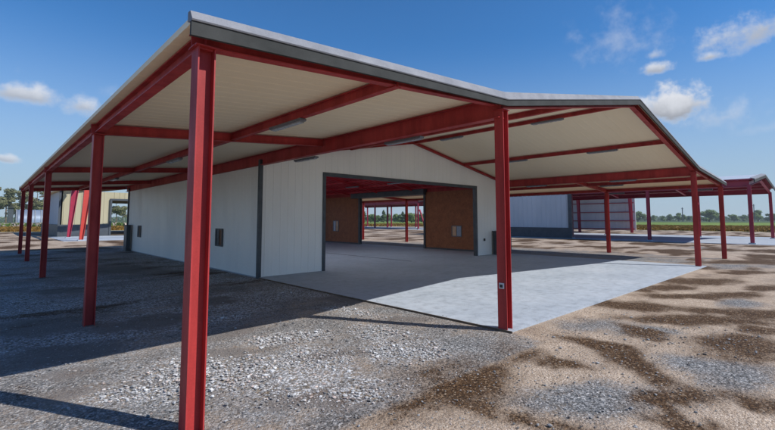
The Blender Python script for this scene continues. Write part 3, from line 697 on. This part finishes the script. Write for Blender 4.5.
# ------------------------------------------------------------------ trees
def crown_mesh(name, seed, clumps, leaf, n, mat):
    """leaf faces gathered in many small clumps; clumps: (centre, radius vector)"""
    rnd = random.Random(seed); bm = B()
    for c, r in clumps:
        m = int(n * (r[0] * r[1] * r[2]) ** .67 / sum((q[0] * q[1] * q[2]) ** .67 for _, q in clumps))
        for _ in range(m):
            d = Vector((rnd.gauss(0, 1), rnd.gauss(0, 1), rnd.gauss(0, 1))).normalized() * rnd.random() ** .45
            p = Vector(c) + Vector((d.x * r[0], d.y * r[1], d.z * r[2]))
            nrm = (d + Vector((rnd.gauss(0, .5), rnd.gauss(0, .5), rnd.gauss(0, .5) + .3))).normalized()
            t = nrm.orthogonal().normalized(); b = nrm.cross(t); s = leaf * rnd.uniform(.6, 1.4)
            t, b = t * s, b * s * .7
            vs = [bm.verts.new(p + q) for q in (t * -1, b * -1 + t * .1, t, b + t * .1)]
            bm.faces.new(vs)
    me = bpy.data.meshes.new(name); bm.to_mesh(me); bm.free(); me.materials.append(M[mat]); return me
def trunk_mesh(name, h, r, limbs, lean=.0):
    bm = B()
    def tube(pts):
        rings = []
        for p, rr in pts:
            rings.append([bm.verts.new((p[0] + rr * math.cos(a), p[1] + rr * math.sin(a), p[2])) for a in [k * math.pi / 3.5 for k in range(7)]])
        for a, b in zip(rings, rings[1:]):
            for k in range(7): face(bm, (a[k], a[(k + 1) % 7], b[(k + 1) % 7], b[k]))
        face(bm, rings[-1])
    tube([((lean * f * f * h, .2 * math.sin(f * 5), f * h - .1), r * (1.25 if f == 0 else 1) * (1 - .75 * f)) for f in (0, .08, .25, .45, .65, .85, 1)])
    for z0, tip in limbs:
        a = Vector((lean * (z0 / h) ** 2 * h, 0, z0)); t = Vector(tip)
        tube([(a, r * .42), (a.lerp(t, .5) + Vector((0, 0, .2)), r * .28), (t, r * .1)])
    me = bpy.data.meshes.new(name); bmesh.ops.recalc_face_normals(bm, faces=bm.faces); bm.to_mesh(me); bm.free(); me.materials.append(M['bark']); return me
def make_proto(kind, seed):
    rnd = random.Random(seed)
    if kind == 'tall':                                   # clear trunk, open irregular layered crown
        h = 15; cl = []; limbs = []
        for i in range(15):
            z = rnd.uniform(6.0, 14.2); a = rnd.uniform(0, 6.28); rr = rnd.uniform(.6, 4.6) * (1 - .055 * max(0, z - 8))
            c = (math.cos(a) * rr, math.sin(a) * rr, z); s = rnd.uniform(1.0, 1.9)
            cl.append((c, (s * 1.25, s * 1.25, s * .75))); limbs.append((z - rnd.uniform(1, 2), c))
        cl.append(((0, 0, 14.4), (1.6, 1.6, 1.2)))
        return crown_mesh('crown', seed, cl, .32, 3400, 'leaf_olive'), trunk_mesh('trunk', 14.2, .34, limbs, .04 * rnd.choice((-1, 1)))
    if kind == 'broad':
        cl = []; limbs = []
        for i in range(13):
            a = rnd.uniform(0, 6.28); rr = rnd.uniform(0, 3.4); z = rnd.uniform(2.4, 7.2) - rr * .25
            s = rnd.uniform(1.3, 2.1); c = (math.cos(a) * rr, math.sin(a) * rr, z); cl.append((c, (s, s, s * .8)))
            if i % 2: limbs.append((min(z, 3) - .6, c))
        return crown_mesh('crown', seed, cl, .36, 3200, 'leaf'), trunk_mesh('trunk', 6, .3, limbs)
    if kind == 'conifer':
        cl = []
        for i in range(11):
            z = 1.5 + i * .85; w = 2.1 * (1 - i / 12.5)
            for k in range(2):
                a = rnd.uniform(0, 6.28); cl.append(((math.cos(a) * w * .45, math.sin(a) * w * .45, z + rnd.uniform(-.3, .3)), (w * .75, w * .75, .7)))
        return crown_mesh('crown', seed, cl, .34, 2400, 'leaf_dark'), trunk_mesh('trunk', 10.5, .22, [])
PROTO = {(k, i): make_proto(k, 10 * i + len(k)) for k in ('tall', 'broad', 'conifer') for i in range(3)}
CY, SY_ = math.cos(R(43.1)), math.sin(R(43.1))
def at(px, depth):
    """ground point seen in picture column px at a distance along the view"""
    lat = (px - 387.5) / 427 * depth
    return (SY_ * depth + CY * lat, CY * depth - SY_ * lat)
def tree(kind, i, px, depth, h, label, group, name, wide=1.0):
    x, y = at(px, depth); base = {'tall': 15.2, 'broad': 8.6, 'conifer': 11.2}[kind]
    t = thing(name, label, 'tree', (x, y, 0), group); s = h / base
    rz = (px * 37 % 628) / 100
    for nm, me in zip(('crown', 'trunk'), PROTO[(kind, i)]):
        o = bpy.data.objects.new(nm, me); COL.objects.link(o); o.parent = t
    t.scale = (s * wide, s * wide, s); t.rotation_euler = (0, 0, rz)
LG = 'trees beyond the left end of the yard'
for a in ((0, -4, 205, 17.5, 'pale olive tree with bare trunk cut by the left picture edge'), (1, 7, 205, 16.5, 'pale olive tree with a clear trunk left of the dark hut'),
          (2, 25, 215, 16.5, 'open crowned olive tree rising above the white polytunnel, behind the thinnest column'), (0, 37, 210, 17.0, 'olive tree with bare trunk standing right of the polytunnel'),
          (1, 47, 225, 14, 'olive tree half hidden behind the barn corner'), (2, 16, 260, 12, 'smaller olive tree showing above the dark hut roof'),
          (0, 117, 175, 10.2, 'olive tree framed by the yellow barn doorway'), (1, 124, 240, 8, 'fainter tree at the right edge of the barn doorway')):
    tree('tall', a[0], a[1], a[2], a[3], a[4], LG, 'leafy_tree')
RG = 'trees along the right horizon'
for k, (i, px, d, h, w, lab) in enumerate([
    (0, 637, 400, 11.5, 1.25, 'round green tree left of the inner far column, by the ribbed shed wall'),
    (1, 653, 470, 8.5, 1.1, 'low tree just right of the inner far column'),
    (2, 662, 430, 8.0, .7, 'narrow tree midway between the inner far column and the right front column'),
    (0, 669, 480, 9.5, 1.0, 'small tree left of the thin pole on the horizon'),
    (1, 678, 420, 10.5, 1.2, 'wide tree beneath the thin pole on the horizon'),
    (2, 688, 480, 8.5, 1.0, 'low tree just left of the right front column'),
    (0, 708, 400, 13.5, 1.55, 'largest rounded tree, between the right front and lean-to corner columns'),
    (1, 719, 470, 8.5, 1.1, 'low tree touching the left of the lean-to corner column'),
    (2, 733, 440, 10.0, 1.3, 'tree right of the lean-to corner column'),
    (0, 743, 490, 9.0, 1.2, 'low tree left of the far shed corner column'),
    (1, 757, 400, 13.5, 1.3, 'tall rounded tree right of the far shed corner column'),
    (2, 771, 430, 11.5, 1.3, 'tree behind the outermost right column at the picture edge'),
    (1, 644, 520, 8.0, 1.2, 'distant low tree filling the gap behind the inner far column'),
    (2, 698, 520, 9.0, 1.2, 'distant low tree seen behind the right front column')]):
    tree('broad', i, px, d, h * .86, lab, RG, 'round_tree', w)
rnd = random.Random(12)
CG = 'conifers in the far tree line'
for k in range(15):
    px = 361 + k * 4.6 + rnd.uniform(-1, 1)
    if k % 4 == 1: tree('conifer', k % 3, px, rnd.uniform(250, 300), rnd.uniform(6.5, 9), 'dark conifer rising from the far tree line seen through the side opening', CG, 'conifer_tree', rnd.uniform(1.5, 2.0))
    else: tree('broad', k % 3, px, rnd.uniform(250, 300), rnd.uniform(5, 7.5), 'bushy tree in the far tree line seen through the side opening', 'bushy trees in the far tree line', 'round_tree', rnd.uniform(.9, 1.3))
# far low woods that read as one band along the horizon
bm = B(); rnd = random.Random(4)
for _ in range(26000):
    px = rnd.uniform(-150, 1000); d = rnd.uniform(560, 700); x, y = at(px, d)
    if px < 300: d = d
    hmax = 5.5 + 3.0 * noise.noise(Vector((px * .06, 3, 0)))
    z = rnd.uniform(0, max(2, hmax)); s = rnd.uniform(.5, 1.3); a = rnd.uniform(0, 6.28); tl = rnd.uniform(-.6, .9)
    t = Vector((math.cos(a), math.sin(a), 0)) * s; b = Vector((-math.sin(a) * math.sin(tl), math.cos(a) * math.sin(tl), math.cos(tl))) * s
    p = Vector((x, y, z)); bm.faces.new([bm.verts.new(p + q) for q in (-t, -b, t, b)])
structure('distant_woods', bm, 'leaf_dark', 'stuff')
# thin poles on the horizon
for px, d, h, lab in ((682, 380, 12.5, 'thin dark pole standing on the horizon left of the right front column'), (753.5, 380, 15.5, 'thin dark pole above the tree by the far shed corner column')):
    x, y = at(px, d); t = thing('utility_pole', lab, 'pole', (x, y, 0))
    bm = B(); bar(bm, (x, y, -.2), (x, y, h), .6, .6); obj('post', bm, 'dark', t)
    bm = B(); bar(bm, (x - .7, y + .7, h - 1), (x + .7, y - .7, h - 1), .3, .3); obj('cross_arm', bm, 'dark', t)

# ------------------------------------------------------------------ thin summer haze
bm = B(); box(bm, -900, 900, -900, 900, -1.2, 21)
hz = structure('haze', bm, [], 'stuff')
hm = bpy.data.materials.new('haze_air'); hm.use_nodes = True; hn = hm.node_tree
for n in list(hn.nodes):
    if n.type == 'BSDF_PRINCIPLED': hn.nodes.remove(n)
pv = hn.nodes.new('ShaderNodeVolumePrincipled'); pv.inputs['Color'].default_value = (.86, .92, 1, 1); pv.inputs['Density'].default_value = .00024; pv.inputs['Anisotropy'].default_value = .1
hn.links.new(pv.outputs[0], hn.nodes['Material Output'].inputs['Volume']); hz.data.materials.append(hm)
# ------------------------------------------------------------------ camera
cam = bpy.data.cameras.new('camera'); co = bpy.data.objects.new('camera', cam); COL.objects.link(co)
F, PY, PITCH, YAW = 427.0, 187.0, R(4.38), R(43.1)
cam.sensor_width = 36; cam.lens = 36 * F / 775; cam.shift_y = -(215 - PY) / 775; cam.clip_end = 9000; cam.clip_start = .05
co.location = (0, 0, 1.75); co.rotation_euler = (R(90) + PITCH, 0, -YAW)
scene.camera = co

# ------------------------------------------------------------------ light
SUN_AZ, SUN_EL = 150.5, 44.5                       # clockwise from +Y
sv = Vector((math.sin(R(SUN_AZ)) * math.cos(R(SUN_EL)), math.cos(R(SUN_AZ)) * math.cos(R(SUN_EL)), math.sin(R(SUN_EL))))
sl = bpy.data.lights.new('sun', 'SUN'); sl.energy = 3.6; sl.angle = R(.5); sl.color = (1, .96, .91)
so = bpy.data.objects.new('sun', sl); COL.objects.link(so); so.rotation_euler = sv.to_track_quat('Z', 'Y').to_euler()
w = bpy.data.worlds.new('World'); scene.world = w; w.use_nodes = True; nt = w.node_tree
bg = nt.nodes['Background']
sky = nt.nodes.new('ShaderNodeTexSky'); sky.sky_type = 'NISHITA'; sky.sun_disc = False
sky.sun_elevation = R(SUN_EL); sky.sun_rotation = R(SUN_AZ); sky.air_density = 1.0; sky.dust_density = 0.0; sky.ozone_density = 1.6
dirn = nt.nodes.new('ShaderNodeTexCoord').outputs['Generated']
def vdot(v):
    n = nt.nodes.new('ShaderNodeVectorMath'); n.operation = 'DOT_PRODUCT'; nt.links.new(dirn, n.inputs[0]); n.inputs[1].default_value = v; return n.outputs['Value']
fwd = Vector((math.sin(YAW) * math.cos(PITCH), math.cos(YAW) * math.cos(PITCH), math.sin(PITCH)))
rgt = Vector((math.cos(YAW), -math.sin(YAW), 0)); upv = rgt.cross(fwd)
cn = noise_tex(nt, dirn, 26, 7, .62); cn2 = noise_tex(nt, dirn, 9, 6, .6, (1, 1, 2.2))
total = None; shade = None
# each cloud: direction, half width, half height (radians), softness, opacity, underside shade
def sky_dir(px, py): return (fwd + rgt * (px - 387.5) / F - upv * (py - PY) / F).normalized()
CLOUDS = [(22, 94, 44, 14, .9, .9), (82, 107, 21, 13, .9, .85), (2, 159, 16, 7, .7, .8), (671, 108, 37, 22, .62, 1.0), (655, 69, 17, 8, .8, .9), (710, 57, 14, 6, .9, .9),
          (766, 29, 60, 27, .9, .9), (622, 42, 52, 36, 1.5, .36), (722, 118, 46, 20, 1.3, .50), (560, 20, 40, 14, 1.8, .0), (655, 55, 12, 6, 1.2, .6), (120, 96, 20, 9, 1.6, .25), (770, 128, 40, 8, 1.6, .3),
          (-60, 60, 60, 25, .8, .8), (860, 70, 60, 25, .8, .8), (300, -140, 90, 40, .8, .6)]
for px, py, rx, ry, soft, op in CLOUDS:
    c = sky_dir(px, py); r = Vector((0, 0, 1)).cross(c).normalized() * -1; u = r.cross(c)
    if u.z < 0: u = -u
    sx = rx / F / (1 + ((px - 387.5) / F) ** 2) ** .5 * .88; syy = ry / F / (1 + ((px - 387.5) / F) ** 2) ** .5
    a = mth(nt, 'DIVIDE', vdot(r), sx); b = mth(nt, 'DIVIDE', vdot(u), syy)
    # flatter undersides: stretch the lower half
    b2 = mth(nt, 'MULTIPLY', b, mth(nt, 'ADD', 1.0, mth(nt, 'MULTIPLY', mth(nt, 'LESS_THAN', b, 0.0), .5)))
    d = mth(nt, 'SQRT', mth(nt, 'ADD', mth(nt, 'MULTIPLY', a, a), mth(nt, 'MULTIPLY', b2, b2)))
    nn = mth(nt, 'ADD', mth(nt, 'MULTIPLY', mth(nt, 'SUBTRACT', cn, .5), 2.1 if soft < 1 else 3.0), mth(nt, 'MULTIPLY', mth(nt, 'SUBTRACT', cn2, .5), 1.0))
    v = mth(nt, 'ADD', mth(nt, 'SUBTRACT', 1.0, d), nn)
    frontal = mth(nt, 'GREATER_THAN', vdot(c), 0.0)
    mk = mth(nt, 'MULTIPLY', mth(nt, 'MULTIPLY', maprange(nt, v, -.05, soft * 1.15), op), frontal)
    sh = mth(nt, 'MULTIPLY', mk, maprange(nt, mth(nt, 'ADD', b, mth(nt, 'MULTIPLY', nn, .5)), .75, -.45, 0, 1))
    if total is None: total, shade = mk, sh
    else: total = mth(nt, 'MAXIMUM', total, mk); shade = mth(nt, 'MAXIMUM', shade, sh)
cloudcol = mix(nt, shade, (4.2, 4.35, 4.7), (1.9, 2.05, 2.35))
tint = mix(nt, 1.0, sky.outputs[0], (.24, .52, .77), 'MULTIPLY')
sepz = nt.nodes.new('ShaderNodeSeparateXYZ'); nt.links.new(dirn, sepz.inputs[0])
low = maprange(nt, sepz.outputs[2], .40, -.02, 0, .9)
skyc = mix(nt, low, tint, (2.35, 2.85, 3.45))
colr = mix(nt, total, skyc, cloudcol)
nt.links.new(colr, bg.inputs[0]); bg.inputs[1].default_value = .12

scene.render.engine = 'CYCLES'
scene.view_settings.view_transform = 'Standard'; scene.view_settings.look = 'None'
scene.view_settings.gamma = 1; scene.view_settings.use_curve_mapping = False; scene.view_settings.exposure = .55
scene.cycles.max_bounces = 12; scene.cycles.diffuse_bounces = 8; scene.cycles.use_denoising = True
